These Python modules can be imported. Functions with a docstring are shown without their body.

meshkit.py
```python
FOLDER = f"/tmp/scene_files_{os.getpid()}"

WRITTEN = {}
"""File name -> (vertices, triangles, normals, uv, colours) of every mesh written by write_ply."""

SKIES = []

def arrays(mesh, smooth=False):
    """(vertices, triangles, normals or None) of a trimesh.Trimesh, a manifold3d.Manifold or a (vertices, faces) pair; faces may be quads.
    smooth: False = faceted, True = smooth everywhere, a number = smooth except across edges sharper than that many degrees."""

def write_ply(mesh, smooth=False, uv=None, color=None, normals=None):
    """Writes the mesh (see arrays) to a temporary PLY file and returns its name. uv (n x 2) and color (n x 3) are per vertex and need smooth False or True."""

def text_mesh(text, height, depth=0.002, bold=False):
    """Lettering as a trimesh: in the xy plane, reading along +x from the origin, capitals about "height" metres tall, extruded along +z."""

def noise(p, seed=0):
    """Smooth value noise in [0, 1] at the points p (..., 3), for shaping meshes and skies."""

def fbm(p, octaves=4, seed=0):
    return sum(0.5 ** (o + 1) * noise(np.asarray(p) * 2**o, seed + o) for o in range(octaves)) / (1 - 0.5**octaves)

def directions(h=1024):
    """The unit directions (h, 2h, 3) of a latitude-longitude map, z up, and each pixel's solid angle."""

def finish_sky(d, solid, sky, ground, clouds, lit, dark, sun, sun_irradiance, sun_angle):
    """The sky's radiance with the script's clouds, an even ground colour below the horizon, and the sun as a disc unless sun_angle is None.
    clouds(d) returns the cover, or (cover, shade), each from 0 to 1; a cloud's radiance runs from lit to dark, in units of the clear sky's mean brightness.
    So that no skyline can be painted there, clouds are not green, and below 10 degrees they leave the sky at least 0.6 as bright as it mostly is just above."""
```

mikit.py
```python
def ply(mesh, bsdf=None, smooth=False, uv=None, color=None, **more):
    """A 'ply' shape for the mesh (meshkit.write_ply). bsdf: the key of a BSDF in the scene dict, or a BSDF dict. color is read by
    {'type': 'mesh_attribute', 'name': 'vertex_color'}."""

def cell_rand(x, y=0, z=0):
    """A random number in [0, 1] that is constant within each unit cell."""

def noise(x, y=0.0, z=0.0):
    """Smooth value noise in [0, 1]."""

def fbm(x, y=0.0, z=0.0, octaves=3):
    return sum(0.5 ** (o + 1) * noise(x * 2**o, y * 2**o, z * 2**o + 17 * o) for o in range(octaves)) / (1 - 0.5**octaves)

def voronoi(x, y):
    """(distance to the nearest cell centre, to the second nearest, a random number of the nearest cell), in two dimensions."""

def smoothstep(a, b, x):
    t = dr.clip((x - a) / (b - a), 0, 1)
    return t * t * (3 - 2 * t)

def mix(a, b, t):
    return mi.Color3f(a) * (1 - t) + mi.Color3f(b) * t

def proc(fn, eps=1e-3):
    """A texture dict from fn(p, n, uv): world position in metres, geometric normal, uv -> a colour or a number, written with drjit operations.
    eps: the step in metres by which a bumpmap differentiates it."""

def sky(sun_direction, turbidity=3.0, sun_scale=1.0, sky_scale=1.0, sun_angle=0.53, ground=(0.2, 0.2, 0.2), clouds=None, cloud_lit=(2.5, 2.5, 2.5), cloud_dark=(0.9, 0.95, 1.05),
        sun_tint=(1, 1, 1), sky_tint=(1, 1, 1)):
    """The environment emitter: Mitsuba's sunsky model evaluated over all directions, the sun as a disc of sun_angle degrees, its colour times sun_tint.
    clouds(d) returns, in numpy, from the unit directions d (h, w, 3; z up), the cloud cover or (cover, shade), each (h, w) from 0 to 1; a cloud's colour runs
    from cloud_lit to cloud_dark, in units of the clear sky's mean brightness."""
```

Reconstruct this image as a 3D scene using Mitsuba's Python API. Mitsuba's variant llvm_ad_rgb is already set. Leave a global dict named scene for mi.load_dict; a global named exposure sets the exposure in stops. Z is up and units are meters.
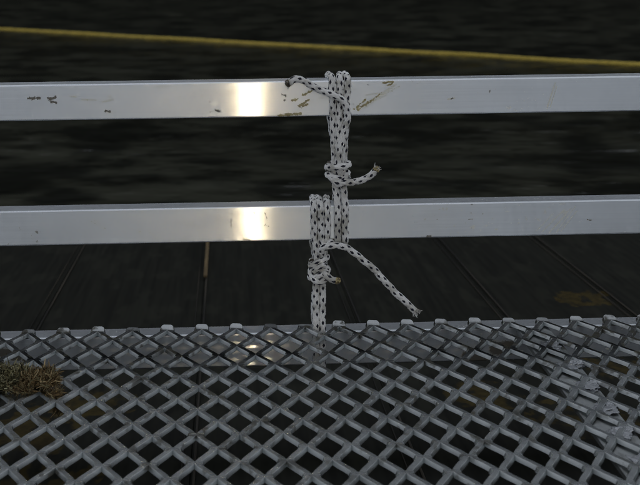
import math, numpy as np, trimesh, drjit as dr, mitsuba as mi
import mikit, meshkit
from mikit import proc, noise, fbm, smoothstep, mix, ply

T = mi.ScalarTransform4f
rng = np.random.default_rng(7)
scene, labels = {}, {}

# ------------------------------------------------------------------ camera, daylight, exposure
CAM = np.array([-0.2069, -1.7667, 0.4266])
FWD = np.array([0.05445, 0.98117, -0.18533])
UP = np.array([0.02005, 0.18450, 0.98263])
scene['camera'] = {'type': 'thinlens', 'fov': 21.822, 'fov_axis': 'x', 'near_clip': 0.02, 'far_clip': 2000.0,
                   'aperture_radius': 0.0026, 'focus_distance': 1.74,
                   'to_world': T().look_at(origin=CAM.tolist(), target=(CAM + FWD).tolist(), up=UP.tolist())}
# an even grey sky, the low sun only just coming through the cloud behind the camera
scene['sky'] = mikit.sky([0.0139, -0.992, 0.122], turbidity=3, sun_scale=0.019, sky_scale=1.0, sun_angle=0.6, clouds=lambda d: 1.0,
                         cloud_lit=(0.93, 0.985, 1.08), cloud_dark=(0.93, 0.985, 1.08), sun_tint=(0.55, 0.82, 1.95))
exposure = 3.45

# ------------------------------------------------------------------ helpers
def put(key, mesh, bsdf, label=None, category=None, group=None, kind=None, smooth=False, **kw):
    k, n = key, 0
    while k in scene:
        n += 1
        k = f'{key}_{n:03d}'
    scene[k] = ply(mesh, bsdf, smooth=smooth, **kw)
    say(k, label, category, group, kind)
    return k

def say(k, label=None, category=None, group=None, kind=None):
    d = {a: b for a, b in dict(label=label, category=category, group=group, kind=kind).items() if b}
    if d:
        labels[k] = d

def cat(ms):
    return trimesh.util.concatenate(ms)

def catmull(pts, step):
    """A smooth curve through pts, resampled every step metres."""
    p = np.asarray(pts, float)
    p = np.vstack([2 * p[0] - p[1], p, 2 * p[-1] - p[-2]])
    out = []
    for i in range(1, len(p) - 2):
        a, b, c, d = p[i - 1:i + 3]
        ta = np.linalg.norm(b - a) ** .5 + 1e-9; tb = ta + np.linalg.norm(c - b) ** .5 + 1e-9; tc = tb + np.linalg.norm(d - c) ** .5 + 1e-9
        t = np.linspace(ta, tb, 24, endpoint=False)[:, None]
        A1 = (ta - t) / ta * a + t / ta * b
        A2 = (tb - t) / (tb - ta) * b + (t - ta) / (tb - ta) * c
        A3 = (tc - t) / (tc - tb) * c + (t - tb) / (tc - tb) * d
        B1 = (tb - t) / tb * A1 + t / tb * A2
        B2 = (tc - t) / (tc - ta) * A2 + (t - ta) / (tc - ta) * A3
        out.append((tb - t) / (tb - ta) * B1 + (t - ta) / (tb - ta) * B2)
    q = np.vstack(out + [p[-2:-1]])
    s = np.r_[0, np.cumsum(np.linalg.norm(np.diff(q, axis=0), axis=1))]
    n = max(int(s[-1] / step), 4)
    u = np.linspace(0, s[-1], n + 1)
    return np.stack([np.interp(u, s, q[:, k]) for k in range(3)], 1)

def frames(c):
    t = np.gradient(c, axis=0)
    t /= np.linalg.norm(t, axis=1, keepdims=True)
    a = np.cross(t[0], [0.31, 0.9, 0.2]); a /= np.linalg.norm(a)
    A = [a]
    for i in range(1, len(c)):
        v = A[-1] - t[i] * (A[-1] @ t[i])
        A.append(v / np.linalg.norm(v))
    A = np.array(A)
    return t, A, np.cross(t, A)

CORD_R, CARRIERS, BRAID = 0.0037, 6, 0.0064
def cord(pts, r=CORD_R, phase=0.0, n=24, step=0.0007, flat=1.0):
    """A braided cord: (vertices, triangles, uv); the yarns stand proud of each other."""
    c = catmull(pts, step)
    if r > .002:                                               # small kinks
        q = np.arange(len(c))[:, None] * step * 95 + np.array([[0., 40., 80.]]) + phase * 900
        c = c + 0.0011 * (meshkit.noise(np.stack([q, 0 * q, 0 * q], -1)) - .5)
    t, A, B = frames(c)
    s = np.arange(len(c)) * step + phase
    ph = np.linspace(0, 2 * np.pi, n + 1)
    S, P = np.meshgrid(s, ph, indexing='ij')
    a, b = P / (2 * np.pi) * CARRIERS + S / BRAID, P / (2 * np.pi) * CARRIERS - S / BRAID
    rel = np.abs(np.sin(np.pi * a) * np.sin(np.pi * b)) ** .5
    wob = meshkit.noise(np.stack([S * 160, np.cos(P) * 1.2 + phase * 50, np.sin(P) * 1.2], -1))
    R = r * (0.86 + 0.20 * rel + 0.10 * (wob - .5))
    V = c[:, None] + A[:, None] * (R * np.cos(P))[..., None] + B[:, None] * (R * np.sin(P))[..., None]
    m = len(c)
    i, j = np.meshgrid(np.arange(m - 1), np.arange(n), indexing='ij')
    q = np.stack([i * (n + 1) + j, i * (n + 1) + j + 1, (i + 1) * (n + 1) + j + 1, (i + 1) * (n + 1) + j], -1).reshape(-1, 4)
    f = np.vstack([q[:, [0, 1, 2]], q[:, [0, 2, 3]]])
    return V.reshape(-1, 3), f, np.stack([S, P / (2 * np.pi)], -1).reshape(-1, 2)

def cords(list_of):
    vs, fs, us, o = [], [], [], 0
    for v, f, u in list_of:
        vs.append(v); fs.append(f + o); us.append(u); o += len(v)
    return (np.vstack(vs), np.vstack(fs)), np.vstack(us)

def box_uv(x0, x1, y0, y1, z0, z1, ch=0.0016):
    """A square tube along x with rounded long edges; u runs along x, v round the tube. Returns mesh and uv."""
    prof = []
    for (cy, cz, a0) in ((y0 + ch, z1 - ch, 180), (y1 - ch, z1 - ch, 90), (y1 - ch, z0 + ch, 0), (y0 + ch, z0 + ch, -90)):
        for k in range(5):
            a = math.radians(a0 - 90 * k / 4)
            prof.append((cy + ch * math.cos(a), cz + ch * math.sin(a)))
    prof = np.array(prof + prof[:1])
    s = np.r_[0, np.cumsum(np.linalg.norm(np.diff(prof, axis=0), axis=1))]
    xs = np.linspace(x0, x1, 41)
    m = len(prof)
    V = np.array([[x, p[0], p[1]] for x in xs for p in prof])
    uv = np.array([[x, q] for x in xs for q in s])
    F = []
    for i in range(len(xs) - 1):
        for j in range(m - 1):
            a = i * m + j
            F += [[a, a + m, a + m + 1], [a, a + m + 1, a + 1]]
    for (i0, flip) in ((0, 0), (len(xs) - 1, 1)):            # end plates
        for j in range(1, m - 2):
            t = [i0 * m, i0 * m + j, i0 * m + j + 1]
            F.append(t if flip == 0 else t[::-1])
    return (V, np.array(F)), uv

def bar(x0, x1, y0, y1, z0, z1, ch=0.003):
    """A box with chamfered edges, as the hull of its chamfer corners."""
    p = []
    for x, sx in ((x0, 1), (x1, -1)):
        for y, sy in ((y0, 1), (y1, -1)):
            for z, sz in ((z0, 1), (z1, -1)):
                p += [(x, y + sy * ch, z + sz * ch), (x + sx * ch, y, z + sz * ch), (x + sx * ch, y + sy * ch, z)]
    return trimesh.convex.convex_hull(np.array(p))

# ------------------------------------------------------------------ materials
def capsules(x, z, items, rag=0.0019, freq=620.0):
    """How far inside ragged strokes (x0, z0, x1, z1, radius) the point lies, 0 to 1."""
    n = (fbm(x * freq, z * freq, 3.0, octaves=3) - 0.5) * 2 * rag
    best = mi.Float(0)
    for (x0, z0, x1, z1, r) in items:
        dx, dz = x1 - x0, z1 - z0
        l2 = dx * dx + dz * dz + 1e-12
        t = dr.clip(((x - x0) * dx + (z - z0) * dz) / l2, 0, 1)
        d = dr.sqrt(dr.square(x - x0 - t * dx) + dr.square(z - z0 - t * dz)) + n
        best = dr.maximum(best, 1 - smoothstep(r * 0.75, r * 1.1, d))
    return best

SCUFF_OLIVE = [(-.1375, .2472, -.1310, .2492, .0011), (-.130, .2412, -.1195, .2476, .0012), (-.1275, .2400, -.121, .2434, .0010), (-.1255, .2532, -.1165, .2572, .0012),
               (-.151, .2314, -.140, .2326, .0014), (-.142, .2322, -.128, .2336, .0012), (-.0705, .2372, -.059, .2472, .0009), (-.067, .2362, -.056, .2440, .0011), (-.060, .2405, -.050, .2475, .0008),
               (-.0385, .2655, -.030, .2657, .0015), (-.036, .2625, -.030, .264, .0010), (-.050, .2480, -.040, .2550, .0006)]
SCUFF_PALE = [(-.060, .239, -.030, .2605, .0016), (-.062, .241, -.026, .263, .0013), (-.058, .252, -.030, .256, .0009), (-.047, .249, -.022, .261, .0008), (-.066, .239, -.035, .252, .0008),
              (.138, .2372, .146, .262, .0010), (.141, .2368, .1475, .258, .0006), (.030, .2462, .037, .2476, .0009), (-.36, .252, -.345, .251, .0012), (-.338, .249, -.327, .252, .0012),
              (-.372, .2555, -.366, .255, .0010), (-.331, .2545, -.3295, .2545, .0013), (-.335, .238, -.325, .238, .0010), (-.28, .2645, -.268, .2644, .0009)]
STAIN_DARK = [(-.417, .2538, -.405, .2542, .0014), (-.395, .2535, -.388, .2545, .0016), (-.392, .2502, -.387, .2492, .001), (-.335, .2392, -.331, .2388, .0011), (-.2185, .2378, -.214, .2376, .0014),
              (-.1475, .2538, -.144, .2535, .0006), (-.144, .2535, -.1455, .2475, .0006), (.034, .2472, .036, .2482, .0005)]
SCUFF_PALE_2 = [(-.295, .1105, -.284, .1005, .0006), (-.305, .1092, -.3025, .108, .0017), (-.268, .1192, -.235, .113, .0006), (-.355, .121, -.34, .113, .0006), (-.352, .122, -.345, .1205, .0005),
                (.1575, .1215, .1605, .121, .0018), (.134, .0995, .158, .124, .0006), (.142, .0985, .165, .125, .0006), (.150, .099, .170, .127, .0005), (.128, .101, .146, .120, .0005), (.155, .1, .172, .122, .0005),
                (.148, .105, .160, .118, .0006), (-.21, .128, -.195, .1235, .0006), (-.135, .129, -.115, .125, .0005)]
STAIN_DARK_2 = [(.184, .1122, .189, .1118, .0008), (.055, .115, .057, .1148, .001), (.008, .0972, .012, .0968, .0012), (-.191, .0978, -.185, .0975, .0011),
                (-.205, .1195, -.2045, .112, .0006), (-.168, .1265, -.165, .118, .0005), (-.183, .1285, -.1795, .1268, .0006), (-.168, .1132, -.1645, .112, .0006)]

def rail_maps(pale, olive, dark, tone=0.90):
    def grain(p):
        return fbm(p.x * 9, p.z * 900, p.y * 900, octaves=3)
    def spots(p):
        return smoothstep(0.74, 0.86, fbm(p.x * 160, p.z * 190, p.y * 190, octaves=4)) * smoothstep(0.52, 0.62, noise(p.x * 14, p.z * 22, 5.0))
    def reflect(p, n, uv):
        big = fbm(p.x * 22, p.z * 40, p.y * 40, octaves=3)
        c = tone + 0.09 * (grain(p) - 0.5) + 0.09 * (big - 0.5)
        return mi.Color3f(c * 0.955, c, c * 1.04)
    def fleck(p, n, uv):
        bright = smoothstep(0.70, 0.80, fbm(p.x * 240, p.z * 300, p.y * 300, octaves=4)) * smoothstep(0.5, 0.62, noise(p.x * 17, p.z * 25, 9.0))
        m = dr.maximum(bright * 0.6, capsules(p.x, p.z, pale, 0.0005, 1500.0) * (0.45 + 0.5 * noise(p.x * 500, p.z * 900)))
        m = dr.maximum(m, capsules(p.x, p.z, olive + dark))
        return dr.maximum(m, spots(p) * 0.75) * 0.92
    def dirt(p, n, uv):
        o = capsules(p.x, p.z, olive)
        d = dr.maximum(capsules(p.x, p.z, dark), spots(p))
        streak = noise(p.x * 420, p.z * 420)
        c = mix((0.66, 0.64, 0.53), (0.13, 0.115, 0.09), d)
        return mix(c, mix((0.17, 0.12, 0.03), (0.42, 0.36, 0.16), streak), o)
    return reflect, fleck, dirt

def polish(p, n, uv):
    return 0.0019 + 0.0009 * fbm(p.x * 260, p.z * 700, p.y * 700, octaves=4)
def rail_bsdf(name, *marks, av=0.165, aw=0.18, wide=0.24, tone=0.90):
    reflect, fleck, dirt = rail_maps(*marks, tone=tone)
    # drawn metal: its fine lines run along the rail, so it is far rougher across them
    scene[name] = {'type': 'twosided', 'bsdf': {'type': 'blendbsdf', 'weight': proc(fleck),
        'a': {'type': 'blendbsdf', 'weight': wide,
              'a': {'type': 'roughconductor', 'material': 'none', 'distribution': 'ggx', 'alpha_u': proc(polish), 'alpha_v': av, 'specular_reflectance': proc(reflect)},
              'b': {'type': 'roughconductor', 'material': 'none', 'distribution': 'ggx', 'alpha_u': 0.05, 'alpha_v': aw, 'specular_reflectance': proc(reflect)}},
        'b': {'type': 'diffuse', 'reflectance': proc(dirt)}}}

rail_bsdf('upper_rail_metal', SCUFF_PALE, SCUFF_OLIVE, STAIN_DARK)
rail_bsdf('lower_rail_metal', SCUFF_PALE_2, [(-.999, 9, -.999, 9.1, .0001)], STAIN_DARK_2)
BLOTCH = [(-.455, -.022, -.44, -.026, .006), (-.43, -.03, -.425, -.034, .005), (.053, -.038, .07, -.040, .007), (.085, -.03, .1, -.03, .009)]
rail_bsdf('edge_beam_metal', [(-.9, 9, -.9, 9.1, .0001)], [(-.9, 9, -.9, 9.1, .0001)], BLOTCH, av=0.15, aw=0.17, wide=0.26, tone=0.76)

def grate_tone(p, n, uv):
    c = 0.55 + 0.20 * (fbm(p.x * 60, p.y * 60, p.z * 60, octaves=4) - 0.5)
    return mi.Color3f(c * 0.965, c, c * 1.0)
def grate_grime(p, n, uv):
    g = fbm(p.x * 130, p.y * 70, p.z * 130, octaves=4)
    where = noise(p.x * 9 + 3, p.y * 6, 1.0)
    patch = smoothstep(0.13, 0.26, p.x + 0.12 * (noise(p.x * 14, p.y * 9, 4.0) - 0.5) + 0.25 * (p.y + 0.05))
    return dr.clip(smoothstep(0.56, 0.72, g) * (0.30 + 0.65 * where) + patch * smoothstep(0.40, 0.58, g) * 0.65, 0, 0.85)
def grime_colour(p, n, uv):
    return mix((0.030, 0.028, 0.021), (0.10, 0.095, 0.075), noise(p.x * 300, p.y * 200, p.z * 300))
scene['grate_metal'] = {'type': 'twosided', 'bsdf': {'type': 'blendbsdf', 'weight': proc(grate_grime),
    'a': {'type': 'roughconductor', 'material': 'none', 'distribution': 'beckmann', 'alpha': 0.14, 'specular_reflectance': proc(grate_tone)},
    'b': {'type': 'diffuse', 'reflectance': proc(grime_colour)}}}
scene['beam_metal'] = {'type': 'twosided', 'bsdf': {'type': 'blendbsdf', 'weight': proc(grate_grime),
    'a': {'type': 'roughconductor', 'material': 'none', 'distribution': 'ggx', 'alpha': 0.16, 'specular_reflectance': proc(grate_tone)},
    'b': {'type': 'diffuse', 'reflectance': proc(grime_colour)}}}
scene['weld_metal'] = {'type': 'twosided', 'bsdf': {'type': 'roughconductor', 'material': 'none', 'alpha': 0.32, 'specular_reflectance': {'type': 'rgb', 'value': [0.44, 0.455, 0.475]}}}

def cord_colour(p, n, uv):
    a, b = uv.y * CARRIERS + uv.x / BRAID, uv.y * CARRIERS - uv.x / BRAID
    ia, ib = dr.floor(a), dr.floor(b)
    fa, fb = a - ia, b - ib
    over = ia + ib - 2 * dr.floor((ia + ib) / 2)
    mark = ia - 2 * dr.floor(ia / 2)
    lo = 0.16 * mikit.cell_rand(ia, ib, 3) - 0.04 + 0.30 * (noise(a * 7, b * 7, 1.0) - 0.5)
    black = dr.select((mark < 0.5) & (over < 0.5) & (mikit.cell_rand(ia, ib, 9) > 0.04), 1.0, 0.0) * smoothstep(0.0, 0.08, fa - lo) * smoothstep(0.0, 0.08, 0.94 - fa) * smoothstep(0.0, 0.08, fb - lo * 0.6) * smoothstep(0.0, 0.08, 0.97 - fb)
    thread = noise(a * 9, b * 2.2, over)
    soil = fbm(p.x * 90, p.y * 90, p.z * 90, octaves=3)
    w = 0.68 + 0.18 * (thread - 0.5)
    c = mix(mi.Color3f(w, w * 0.995, w * 0.97), (0.33, 0.32, 0.28), smoothstep(0.44, 0.72, soil) * 0.75)
    return mix(c, (0.012, 0.013, 0.022), black)
scene['cord_yarn'] = {'type': 'twosided', 'bsdf': {'type': 'principled', 'base_color': proc(cord_colour), 'roughness': 0.75, 'specular': 0.25, 'sheen': 0.3}}
scene['burnt_nylon'] = {'type': 'principled', 'base_color': proc(lambda p, n, uv: mix((0.02, 0.018, 0.014), (0.16, 0.12, 0.05), smoothstep(0.45, 0.7, noise(p.x * 900, p.y * 900, p.z * 900)))), 'roughness': 0.45}
scene['amber_nylon'] = {'type': 'principled', 'base_color': proc(lambda p, n, uv: mix((0.10, 0.075, 0.03), (0.34, 0.28, 0.13), smoothstep(0.35, 0.65, noise(p.x * 900, p.y * 900, p.z * 900)))), 'roughness': 0.45}

ALGAE = [(.365, .80, .055, .085), (.30, .35, .05, .12), (-.43, .14, .07, .09), (-.36, .20, .05, .08), (-.45, .0, .07, .09), (-.40, -.12, .06, .07), (.20, .06, .07, .10), (.10, .18, .05, .08)]
def plank_colour(p, n, uv):
    g = fbm(p.x * 160, p.y * 5, 2.0, octaves=4)
    wear = smoothstep(0.50, 0.75, fbm(p.x * 40, p.y * 9, 7.0, octaves=5))
    c = mix((0.0075, 0.008, 0.0068), (0.021, 0.0215, 0.0165), g)
    c = mix(c, (0.030, 0.031, 0.023), wear * 0.4)
    # ragged growths of yellow-brown algae here and there on the boards
    where = mi.Float(0)
    for (x, y, rx, ry) in ALGAE:
        where = dr.maximum(where, 1 - dr.sqrt(dr.square((p.x - x) / rx) + dr.square((p.y - y) / ry)))
    grow = smoothstep(0.50, 0.74, fbm(p.x * 70, p.y * 36, 5.0, octaves=5) + 0.34 * dr.minimum(where, 0.6)) * dr.select(where > 0, 1.0, 0.0)
    return mix(c, mix((0.022, 0.016, 0.006), (0.085, 0.062, 0.016), fbm(p.x * 130, p.y * 80, 3.0, octaves=4)), grow * 0.75)
scene['wet_plank'] = {'type': 'principled', 'base_color': proc(plank_colour), 'roughness': 0.38, 'specular': 0.12}
scene['batten_wood'] = {'type': 'principled', 'base_color': proc(lambda p, n, uv: mix((0.010, 0.0095, 0.0075), (0.060, 0.050, 0.036), fbm(p.x * 320, p.y * 7, 1.0, octaves=3) * smoothstep(0.3, 0.6, noise(p.x * 9, p.y * 3, 4.0)))), 'roughness': 0.6, 'specular': 0.25}
scene['bare_wood'] = {'type': 'principled', 'base_color': proc(lambda p, n, uv: mix((0.055, 0.04, 0.02), (0.18, 0.13, 0.065), fbm(p.x * 300, p.y * 12, 1.0, octaves=3))), 'roughness': 0.7, 'specular': 0.2}
scene['moss_strand'] = {'type': 'twosided', 'bsdf': {'type': 'diffuse', 'reflectance': {'type': 'mesh_attribute', 'name': 'vertex_color'}}}

def ripple(p, n, uv):
    wx, wy = p.x + 0.5 * fbm(p.x * 0.7, p.y * 0.7, 3.0), p.y + 0.35 * fbm(p.x * 0.9, p.y * 1.1, 8.0)
    return 0.062 * fbm(wx * 2.3, wy * 2.7, 0.0, octaves=6) + 0.004 * noise(wx * 16, wy * 17, 2.0)
def murk(p, n, uv):                                             # silt carried in the moving water
    m = smoothstep(0.32, 0.70, fbm(p.x * 7.0 + 0.8 * noise(p.x * 3, p.y * 4, 6.0), p.y * 6.5, 12.0, octaves=6))
    return mix((0.017, 0.018, 0.0145), (0.052, 0.0535, 0.040), m)
scene['dark_water'] = {'type': 'bumpmap', 'scale': 0.85, 'texture': proc(ripple, eps=0.006),
                       'bsdf': {'type': 'roughplastic', 'distribution': 'ggx', 'alpha': 0.03, 'int_ior': 1.33, 'diffuse_reflectance': proc(murk)}}
scene['yellow_rope_fibre'] = {'type': 'principled', 'base_color': proc(lambda p, n, uv: mix((0.34, 0.25, 0.03), (0.58, 0.44, 0.075), fbm(uv.x * 60, uv.y * 8, 0.0))), 'roughness': 0.7}
scene['forest_leaf'] = {'type': 'twosided', 'bsdf': {'type': 'diffuse', 'reflectance': {'type': 'rgb', 'value': [0.012, 0.014, 0.010]}}}
scene['bank_soil'] = {'type': 'twosided', 'bsdf': {'type': 'diffuse', 'reflectance': proc(lambda p, n, uv: mix((0.008, 0.009, 0.006), (0.018, 0.017, 0.012), fbm(p.x * 0.6, p.y * 0.6, p.z * 0.6)))}}

# ------------------------------------------------------------------ the setting: water, far bank and wood, the sunken ramp
WATER_Z = -0.198
g = np.linspace(-1, 1, 61)
gx, gy = np.meshgrid(np.sign(g) * np.abs(g) ** 2.2 * 900, np.sign(g) * np.abs(g) ** 2.2 * 900, indexing='ij')
V = np.stack([gx, gy, np.full_like(gx, WATER_Z)], -1).reshape(-1, 3)
i, j = np.meshgrid(np.arange(60), np.arange(60), indexing='ij')
q = (i * 61 + j).ravel()
put('water', (V, np.stack([q, q + 61, q + 62, q + 1], -1)), 'dark_water', label='dark rippled water behind the two rails', kind='structure',
    uv=V[:, :2].copy())

xs = np.linspace(-75, 75, 81)
rows = [(34, -0.6), (36, 0.3), (40, 2.5), (48, 8.0), (60, 16.0), (80, 27.0), (110, 36.0)]
V = []
for y, z in rows:
    for x in xs:
        w = meshkit.fbm(np.array([x * .05, y * .05, .3]), 3) - .5
        V.append((x, y + 0.004 * x * x + 3 * w, -0.6 + (z + 0.6) * (1 + .5 * w) * math.exp(-(x / 42) ** 4)))
V = np.array(V)
n = len(xs)
F = [[a * n + b, a * n + b + 1, (a + 1) * n + b + 1, (a + 1) * n + b] for a in range(len(rows) - 1) for b in range(n - 1)]
put('river_bank', (V, np.array(F)), 'bank_soil', label='dark wooded bank across the water', kind='structure', smooth=True)

leaves = []
for t in range(110):
    x = rng.uniform(-38, 38)
    row = rng.integers(0, 4)
    y = 38 + 7 * row + rng.uniform(-2, 2) + 0.004 * x * x
    base = np.interp(y - 0.004 * x * x, [r[0] for r in rows], [r[1] for r in rows]) - 0.3
    h, r = rng.uniform(16, 25), rng.uniform(2.8, 4.4)
    k = 620
    u = rng.uniform(0.02, 1, k)
    rad = r * np.sqrt(rng.uniform(0, 1, k)) * np.sqrt(np.clip(1 - u ** 2.2, 0.02, 1)) * (0.75 + 0.5 * meshkit.noise(np.stack([u * 9, np.full(k, t * 3.1), np.zeros(k)], -1)))
    an = rng.uniform(0, 2 * np.pi, k)
    c = np.stack([x + rad * np.cos(an), y + rad * np.sin(an), base + u * h], -1)
    a = rng.normal(size=(k, 3)); a /= np.linalg.norm(a, axis=1, keepdims=True)
    b = np.cross(a, rng.normal(size=(k, 3))); b /= np.linalg.norm(b, axis=1, keepdims=True)
    sc = rng.uniform(.35, .7, (k, 1))
    leaves.append(np.stack([c - a * sc, c + b * sc * .6, c + a * sc, c - b * sc * .6], 1))
leaves = np.concatenate(leaves)
put('forest', (leaves.reshape(-1, 3), np.arange(len(leaves) * 4).reshape(-1, 4)), 'forest_leaf', label='dark wood along the far bank, seen mirrored in the water', category='wood', kind='stuff')

def ramp_z(y):
    return -0.17 - 0.037 * (y - 1.13)
SEAMS = [-1.46, -1.22, -0.98, -0.737, -0.496, -0.252, -0.019, 0.207, 0.400, 0.63, 0.87, 1.11, 1.35]
Y0, Y1 = -1.2, 3.2
def sloped(m):
    m = m.copy(); m.vertices[:, 2] += ramp_z(m.vertices[:, 1]); return m
say('boat_ramp', label='sunken ramp of dark wet planks under the mesh walkway', kind='structure')
for a, b in zip(SEAMS[:-1], SEAMS[1:]):
    m = bar(a + 0.0002, b - 0.0002, Y0, Y1, -0.04 + rng.uniform(-.002, .002), rng.uniform(-.001, .001), 0.0008)
    put('boat_ramp__plank', sloped(m), 'wet_plank')
for k, x in enumerate(SEAMS[1:-1]):
    for dx, w in ((-0.009, .0014), (0.004, .0028)):
        m = bar(x + dx - w / 2, x + dx + w / 2, Y0, Y1, 0.0012, 0.0032, 0.0009)
        put('boat_ramp__batten', sloped(m), 'batten_wood')

# ------------------------------------------------------------------ the walkway: expanded metal on square tubes
SWD, LWD, GX, GY = 0.0376, 0.0773, -0.2014, -0.0788
W, TH, LB, TILT = 0.0080, 0.0042, 0.0054, math.radians(3)
U = np.array([math.cos(TILT), 0, -math.sin(TILT)])
N = np.array([math.sin(TILT), 0, math.cos(TILT)])
GZ = -(W * math.sin(TILT) + TH / 2 * math.cos(TILT))
def h_top(w, lean):
    return w / 2 - lean
def section(w, t, ch, lean):
    """A strand's cross-section: sheared sides that lean in towards the top, rounded upper edges."""
    h, g2, k = w / 2, t / 2, h_top(w, lean)
    return np.array([(-h + ch, -g2), (h - ch, -g2), (h, -g2 + ch), (k + ch * .5, g2 - ch * .9), (k - ch * .15, g2 - ch * .25), (k - ch, g2),
                     (-k + ch, g2), (-k + ch * .15, g2 - ch * .25), (-k - ch * .5, g2 - ch * .9), (-h, -g2 + ch)])
SEC_S, SEC_B = section(W, TH, 0.0004, 0.0013), section(2 * W, TH, 0.0004, 0.0013)
def loft(cs, sec, swell):
    k = len(sec)
    V = np.vstack([c + sec[:, :1] * s * U + sec[:, 1:] * N for c, s in zip(cs, swell)])
    F = []
    for a in range(len(cs) - 1):
        for b in range(k):
            p, q2 = a * k + b, a * k + (b + 1) % k
            F += [[p, p + k, q2 + k], [p, q2 + k, q2]]
    for b in range(1, k - 1):
        F += [[0, b, b + 1], [(len(cs) - 1) * k, (len(cs) - 1) * k + b + 1, (len(cs) - 1) * k + b]]
    return V, np.array(F)
gv, gf, off = [], [], 0
def add_piece(V, F):
    global off
    gv.append(V); gf.append(F + off); off += len(V)
ii0, ii1 = int((-1.25 - GX) / (SWD / 2)), int((1.15 - GX) / (SWD / 2))
JTOP = 2
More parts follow.
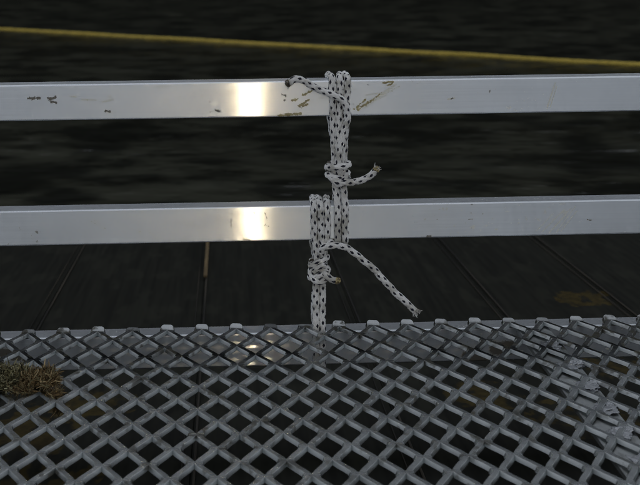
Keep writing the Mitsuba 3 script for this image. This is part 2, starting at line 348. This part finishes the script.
for j in range(JTOP, -42, -1):
    for i in range(ii0, ii1):
        if (i + j) % 2:
            continue
        jit = lambda s: rng.normal(0, s)
        C = np.array([GX + i * SWD / 2, GY + j * LWD / 2 + LB / 2, GZ])
        top = j == JTOP
        y1 = 0.0100 + jit(.0010) if top else LB / 2
        V, F = loft([C + [0, -LB / 2, 0], C + [0, 0, 0], C + [0, y1 * .55, 0], C + [0, y1 * .85, 0], C + [0, y1, 0]] if top else [C + [0, -LB / 2, 0], C, C + [0, y1, 0]], SEC_B, [1, 1.05, 1.0, .86, .62] if top else [1, 1.03, 1])
        if top:                                                # a sheared end, bent up a little
            V[:, 2] += np.clip((V[:, 1] - C[1]) / y1, 0, 1) * (0.0022 + jit(.0006))
        add_piece(V, F)
        for sx in (1, -1):                                     # the two strands that run from this bond towards the near side
            D = np.array([GX + (i + sx) * SWD / 2, GY + (j - 1) * LWD / 2 + LB / 2, GZ])
            a = C + U * sx * (W / 2 - .0010) + [0, -LB / 2, -.00001 * (1 + sx)]
            b = D - U * sx * (W / 2 - .0010) + [0, LB / 2, -.00001 * (1 + sx)]
            t = np.linspace(0, 1, 7)
            e = t * t * (3 - 2 * t) * .35 + t * .65
            cs = a + (b - a) * np.stack([e, t, e], 1)
            add_piece(*loft(cs, SEC_S, 1 + 0.02 * np.sin(t * 9 + i)))
put('mesh_walkway__expanded_mesh', trimesh.Trimesh(np.vstack(gv), np.vstack(gf), process=False), 'grate_metal', smooth=25)

RAIL_H, RAIL_D = 0.0381, 0.0353
BEAM_TOP = GZ * 2 - 0.0012
m, uv = box_uv(-2.2, 2.1, 0.0, RAIL_D, BEAM_TOP - 0.0378, BEAM_TOP)
put('mesh_walkway__edge_beam', m, 'edge_beam_metal', uv=uv, smooth=True)
cb = bar(0.107, 0.1425, -1.75, -0.002, -0.0125, -0.0064, 0.001)
put('mesh_walkway__cross_beam', cb, 'beam_metal')
for k, (x, y) in enumerate([(.1319, -.0914), (.1318, -.1738), (.1375, -.246), (.1362, -.3213), (.1325, -.3987), (.133, -.476), (.131, -.553), (.134, -.63), (.13, -.708)]):
    s = trimesh.creation.icosphere(4, 1.0)
    v = s.vertices
    d = 1 + 0.9 * (meshkit.fbm(v * 2.1 + k * 3.3, 4) - .5) + 0.55 * (meshkit.fbm(v * 6 + k, 4) - .5)
    v = v * d[:, None] * [0.0065 + .003 * rng.random(), 0.0095 + .004 * rng.random(), 0.0042]
    an, z = rng.uniform(0, 6.28), rng.uniform(.7, 1.25)
    v = v @ np.array([[math.cos(an), math.sin(an), 0], [-math.sin(an), math.cos(an), 0], [0, 0, 1]]) * z
    s.vertices = v + [x + rng.normal(0, .002), y + 0.004 + rng.normal(0, .003), -0.0044]
    fill = trimesh.creation.icosphere(4, 1.0)
    w = fill.vertices
    d = 1 + 1.3 * (meshkit.fbm(w * 2.2 + 40 + k * 2.3, 4) - .5)
    fill.vertices = w * d[:, None] * [0.010, 0.016, 0.0022] + [x - .006, y - .006, -0.0042]
    put('mesh_walkway__weld_bead', cat([s, fill]), 'weld_metal', smooth=True)
say('mesh_walkway', label='grey expanded metal mesh walkway with lumpy welds at its right', category='walkway')

# ------------------------------------------------------------------ the two rails above the walkway's edge
for key, top, mat_, lab in (('metal_rail', 0.2684, 'upper_rail_metal', 'upper aluminium rail with olive scuffs beside the cord'),
                            ('metal_rail', 0.1338, 'lower_rail_metal', 'lower aluminium rail with pale scratches, just above the mesh walkway')):
    m, uv = box_uv(-2.2, 2.1, 0.0, RAIL_D, top - RAIL_H, top)
    put(key, m, mat_, label=lab, category='rail', group='aluminium rails lashed together with cord', uv=uv, smooth=True)

# ------------------------------------------------------------------ the cord lashings
R = CORD_R
def over(x, top, dx=0.0):
    """Points of a cord going from behind a rail over its top to its front."""
    return [(x + dx, RAIL_D + R, top - .012), (x + dx * .8, RAIL_D + R * .6, top + R * .2), (x + dx * .6, RAIL_D * .75, top + R * 1.05), (x + dx * .3, RAIL_D * .3, top + R * 1.05), (x, -R * .5, top + R * .3), (x, -R * 1.02, top - .008)]
def under(x, bot, dx=0.0):
    return [(x, -R * 1.02, bot + .008), (x, -R * .5, bot - R * .3), (x + dx * .3, RAIL_D * .3, bot - R * 1.05), (x + dx * .6, RAIL_D * .75, bot - R * 1.05), (x + dx * .8, RAIL_D + R * .6, bot - R * .2), (x + dx, RAIL_D + R, bot + .012)]
Z1, Z2, Z3 = 0.2684, 0.1338, BEAM_TOP
B1, B2, B3 = Z1 - RAIL_H, Z2 - RAIL_H, Z3 - .0378
def ring(cx, cy, z, rx, ry, tilt, phase, turns=1.15, rise=0.004):
    t = np.linspace(0, turns * 2 * np.pi, int(18 * turns)) + phase
    return [(cx + rx * math.cos(a), cy + ry * math.sin(a), z + tilt * math.cos(a) + rise * (k / len(t) - .5)) for k, a in enumerate(t)]
def tip(p, r, seed):
    s = trimesh.creation.icosphere(3, 1.0)
    d = 1 + 0.6 * (meshkit.fbm(s.vertices * 2.2 + seed, 3) - .5)
    s.vertices = s.vertices * d[:, None] * r + np.array(p)
    return s
def fray(p, d, seed, k=26, L=0.006):
    """Loose threads at a cut end."""
    g2 = np.random.default_rng(seed)
    out = []
    d = np.array(d, float) / np.linalg.norm(d)
    for _ in range(k):
        o = g2.normal(size=3); o -= d * (o @ d); o /= np.linalg.norm(o)
        a = np.array(p) + o * R * .7 * g2.random() ** .5
        e = d + o * g2.uniform(.1, .9)
        l = L * g2.uniform(.4, 1.1)
        mid = a + e * l * .5 + g2.normal(0, .0006, 3)
        out.append(cord([a - d * .002, mid, a + e * l], r=0.00035, n=5, step=.0012))
    return out

# upper lashing: two turns round both rails, one more round the upper rail alone
parts = []
for k, (xt, xw, yw, xb) in enumerate([(-.0944, -.0926, .001, -.0899), (-.0780, -.0843, .0005, -.0817)]):
    p = over(xt, Z1, -.002) + [(xt * .75 + xw * .25, -R * 1.0, B1 + .012), (xt * .45 + xw * .55, -R * .6, B1 - .012), (xw, yw, .192), (xw, yw + .001, .172), (xw * .7 + xb * .3, yw - .001, .158), (xb, -R * .9, Z2 + .004), (xb, -R * 1.04, Z2 - .008)] + under(xb, B2, .003)
    p += [(xb, RAIL_D + R, .12), (xw + .004, RAIL_D - .010, .170), (xt, RAIL_D, .225)] + [(xt - .002, RAIL_D + R, Z1 - .02)]
    parts.append(cord(p, phase=.0031 * k))
p = over(-.0863, Z1, .003) + [(-.0866, -R * 1.05, B1 + .012), (-.0878, -R * 1.1, B1 - .010), (-.0884, -R * .9, .198), (-.0886, -.0045, .178), (-.0880, .004, .160), (-.0876, .012, .150), (-.088, .030, .185), (-.0855, RAIL_D + R, .235)]
parts.append(cord(p, phase=.006))
m, uv = cords(parts)
put('cord_lashing__turns', m, 'cord_yarn', uv=uv, smooth=True)
m, uv = cords([cord(ring(-.0884, .004, .1765, .0112, .0135, .0012, 1.0, 1.25, .003), phase=.002), cord(ring(-.0886, .004, .1645, .0105, .0132, -.0032, 2.0, 1.2, .004), phase=.005),
               cord([(-.0965, .002, .168), (-.0945, -.0085, .1625), (-.0885, -.0115, .160), (-.0815, -.0085, .163), (-.0785, .002, .169)], phase=.001)])
put('cord_lashing__knot', m, 'cord_yarn', uv=uv, smooth=True)
pt = [(-.0905, -.008, .158), (-.0850, -.0122, .1594), (-.0780, -.0105, .1594), (-.0700, -.0095, .1600), (-.0615, -.011, .1632), (-.0535, -.013, .1688), (-.0490, -.0145, .1735)]
m, uv = cords([cord(pt, phase=.004)] + fray(pt[-1], (.6, -.1, .7), 3, 16, .005))
t1 = put('cord_lashing__loose_end', m, 'cord_yarn', uv=uv, smooth=True, label='short loose end curving up to the right')
put(t1 + '__burnt_tip', tip((-.0487, -.0146, .1738), .0036, 1.7), 'amber_nylon', smooth=True)
pt = [(-.1402, -.0075, .2672), (-.1365, -.0085, .2706), (-.1315, -.0075, .2714), (-.1250, -.0055, .2690), (-.1168, -.0048, .2635), (-.1072, -.0055, .2590), (-.0985, -.0095, .2556), (-.0900, -.0115, .2520), (-.0825, -.0112, .2455), (-.0788, -.0095, .2350), (-.0800, -.0075, .2230), (-.0835, -.0060, .2100), (-.0872, -.0070, .196), (-.089, -.006, .182), (-.0885, .002, .165)]
m, uv = cords([cord(pt, phase=.0075)] + fray(pt[0], (-.8, -.2, -.4), 5, 12, .004))
t2 = put('cord_lashing__loose_end', m, 'cord_yarn', uv=uv, smooth=True, label='loose end lying up over the upper rail')
put(t2 + '__burnt_tip', tip((-.1408, -.0076, .2667), .0040, 4.7), 'burnt_nylon', smooth=True)
GRP = 'cord lashings between the rails'
say('cord_lashing', label='black-flecked white cord tying the upper rail to the lower rail', category='cord', group=GRP)

# lower lashing: round the lower rail and the walkway's edge beam
L2 = 'cord_lashing_001'
parts = []
for k, (xt, xw, xb) in enumerate([(-.1155, -.1125, -.1143), (-.1012, -.1060, -.1073)]):
    p = over(xt, Z2, .0015) + [(xt, -R * 1.04, Z2 - .02), (xt, -R * 1.04, B2 + .010), (xt * .6 + xw * .4, -R * .8, B2 - .004), (xw, .0005, .078), (xw, .001, .062), (xw * .5 + xb * .5, -.001, .046), (xb, -.0035, .026), (xb, -.0048, .010), (xb, -.0052, -.006)] + under(xb, B3, .002)[0:]
    p += [(xb, RAIL_D + R, .01), (xw + .002, RAIL_D - .008, .062), (xt, RAIL_D, .088), (xt + .0015, RAIL_D + R, Z2 - .02)]
    parts.append(cord(p, phase=.0027 * k + .004))
p = over(-.1083, Z2, -.002) + [(-.1083, -R * 1.04, Z2 - .02), (-.1080, -R * 1.04, B2 + .010), (-.1066, -R * 1.2, B2 - .003), (-.1030, -R * 1.5, B2 - .0055), (-.0985, -R * 1.3, B2 - .002), (-.0955, -R * .4, B2 - .004), (-.095, .012, B2 - .006), (-.096, RAIL_D, B2 + .002), (-.104, RAIL_D + R, Z2 - .02)]
parts.append(cord(p, phase=.0016))
m, uv = cords(parts)
put(L2 + '__turns', m, 'cord_yarn', uv=uv, smooth=True)
KR = .0033
m, uv = cords([cord(ring(-.1096, .003, .0732, .0085, .0105, .0030, 2.2, 1.2, .004), r=KR, phase=.003), cord(ring(-.1094, .002, .0655, .0090, .0118, -.0035, 1.1, 1.2, .004), r=KR, phase=.001),
               cord(ring(-.1102, .001, .0585, .0100, .0132, .0038, .4, 1.25, .003), r=KR, phase=.006),
               cord([(-.1180, -.001, .0660), (-.1192, -.0085, .0600), (-.1150, -.0128, .0538), (-.1085, -.0140, .0520), (-.1030, -.0112, .0565), (-.1018, -.006, .0640), (-.1055, -.0096, .0692), (-.1115, -.0120, .0680), (-.1168, -.0094, .0632)], r=KR, phase=.002)])
put(L2 + '__knot', m, 'cord_yarn', uv=uv, smooth=True)
pt = [(-.1060, -.010, .0615), (-.1020, -.0145, .0580), (-.0975, -.0150, .0545), (-.0925, -.0150, .0535)]
m, uv = cords([cord(pt, phase=.004)])
t1 = put(L2 + '__loose_end', m, 'cord_yarn', uv=uv, smooth=True, label='stub of cord with a melted tip')
put(t1 + '__burnt_tip', tip((-.0915, -.0150, .0535), .0039, 9.7), 'amber_nylon', smooth=True)
pt = [(-.1085, -.004, .0830), (-.1040, -.0105, .0900), (-.0965, -.0115, .0918), (-.0880, -.0110, .0908), (-.0800, -.0118, .0880), (-.0735, -.013, .0838), (-.0665, -.0145, .0782), (-.0600, -.0155, .0725), (-.0560, -.0155, .0698), (-.0530, -.0155, .0665), (-.0425, -.0165, .0548), (-.0320, -.0170, .0428), (-.0225, -.0175, .0330), (-.0150, -.018, .0262), (-.0100, -.018, .0212), (-.0080, -.018, .0190)]
m, uv = cords([cord(pt, phase=.002)] + fray(pt[-1], (.7, 0, -.7), 8, 34, .006))
put(L2 + '__loose_end', m, 'cord_yarn', uv=uv, smooth=True, label='long loose end hanging down to the right, frayed at its tip')
say(L2, label='black-flecked white cord tying the lower rail down to the mesh walkway', category='cord', group=GRP)

# ------------------------------------------------------------------ small things
# yellow rope afloat beyond the rails
ya, yb = np.array([-1.673, 9.232, WATER_Z + .006]), np.array([1.674, 5.708, WATER_Z + .006])
pt = [ya + (yb - ya) * k for k in (-2.4, -1.2, -.5, 0, .33, .66, 1, 1.35, 1.8)]
c = catmull(pt, .02)
c[:, 2] += 0.006 * (meshkit.noise(np.stack([c[:, 0] * 2.2, c[:, 1] * 2.2, c[:, 0] * 0], -1)) - .5)
t, A, B = frames(c)
ph = np.linspace(0, 2 * np.pi, 13)
rr = 0.0095 * (1 + 0.10 * np.cos(3 * ph[None] + np.arange(len(c))[:, None] * .9))
V = c[:, None] + A[:, None] * (rr * np.cos(ph))[..., None] + B[:, None] * (rr * np.sin(ph))[..., None]
uvy = np.stack(np.meshgrid(np.arange(len(c)) * .02, ph / 6.283, indexing='ij'), -1).reshape(-1, 2)
i, j = np.meshgrid(np.arange(len(c) - 1), np.arange(12), indexing='ij')
q = (i * 13 + j).ravel()
put('yellow_rope', (V.reshape(-1, 3), np.stack([q, q + 1, q + 14, q + 13], -1)), 'yellow_rope_fibre', label='thin yellow rope stretched across the dark water', category='rope', uv=uvy, smooth=True)

# strip of bare wood on the ramp
put('wood_strip', sloped(bar(-.2525, -.2465, 1.04, 1.50, .0050, .0105, .0015)), 'bare_wood', label='narrow strip of bare tan wood below the lower rail', category='wood strip')

# the clump of dry moss on the mesh
def moss(cx, cy, cz, sx, sy, sz, k, cols, seed, hang=0.0, L0=.0025, L1=.0068):
    g2 = np.random.default_rng(seed)
    vs, fs, cs, o = [], [], [], 0
    for _ in range(int(k * 1.6)):
        d = g2.normal(size=3); d /= np.linalg.norm(d); d[2] = abs(d[2]) * .9 - .12
        rad = g2.random() ** .4
        base = np.array([cx, cy, cz]) + d * rad * np.array([sx, sy, sz])
        L = g2.uniform(L0, L1)
        dirn = d * .55 + g2.normal(0, .8, 3); dirn[2] -= hang * g2.random(); dirn /= np.linalg.norm(dirn)
        side = np.cross(dirn, g2.normal(size=3)); side /= np.linalg.norm(side)
        bend = g2.normal(0, .7, 3)
        w = g2.uniform(.0005, .0012)
        t = np.linspace(0, 1, 5)[:, None]
        mid = base + dirn * L * t + bend * L * t * t * .6
        ww = w * (1 - t * .75)
        P = np.concatenate([mid + side * ww, mid - side * ww])
        F = [[a, a + 1, a + 6, a + 5] for a in range(4)]
        col = np.array(cols[g2.integers(0, len(cols))]) * g2.uniform(.6, 1.25)
        vs.append(P); fs.append(np.array(F) + o); cs.append(np.tile(col, (10, 1))); o += 10
    return (np.vstack(vs), np.vstack(fs)), np.vstack(cs)
def moss_many(list_of):
    ms = [moss(*a) for a in list_of]
    o, vs, fs, cs = 0, [], [], []
    for (v, f), c in ms:
        vs.append(v); fs.append(f + o); cs.append(c); o += len(v)
    return (np.vstack(vs), np.vstack(fs)), np.vstack(cs)
OLIVE = [(.22, .205, .12), (.13, .12, .065), (.33, .31, .20), (.045, .042, .025), (.17, .14, .075), (.03, .028, .018)]
RUST = [(.20, .145, .075), (.13, .09, .045), (.28, .215, .12), (.06, .042, .024), (.16, .14, .08)]
def tufts(x0, x1, y0, y1, count, cols, seed, slope=0.0, hang=0.0, z0=.003):
    g2 = np.random.default_rng(seed)
    out = []
    for k in range(count):
        x, y, q = g2.uniform(x0, x1), g2.uniform(y0, y1), g2.uniform(.6, 1.3)
        out.append((x, y, z0 + .004 * g2.random() - slope * (y0 + y1 - 2 * y), .0085 * q, .0095 * q, .0085 * q, int(330 * q * q), [np.array(a) * g2.uniform(.8, 1.8) for a in cols], seed * 100 + k, hang))
    return out
m, c = moss_many(tufts(-.475, -.395, -.236, -.200, 22, OLIVE, 1) + tufts(-.47, -.40, -.225, -.208, 8, OLIVE, 2, z0=.008))
put('moss_clump__dry_moss', m, 'moss_strand', color=c)
m, c = moss_many(tufts(-.402, -.376, -.232, -.202, 9, RUST, 3, z0=.004) + [(-.374, -.244, -.003, .007, .015, .006, 300, RUST, 5, .8), (-.368, -.268, -.009, .004, .010, .006, 140, RUST, 7, 1.2), (-.405, -.238, .001, .010, .010, .005, 220, RUST, 8)])
put('moss_clump__brown_moss', m, 'moss_strand', color=c, label='rusty brown end of the clump, sagging into the mesh')
say('moss_clump', label='frizzy olive and rust brown clump of dry moss on the mesh', category='moss')
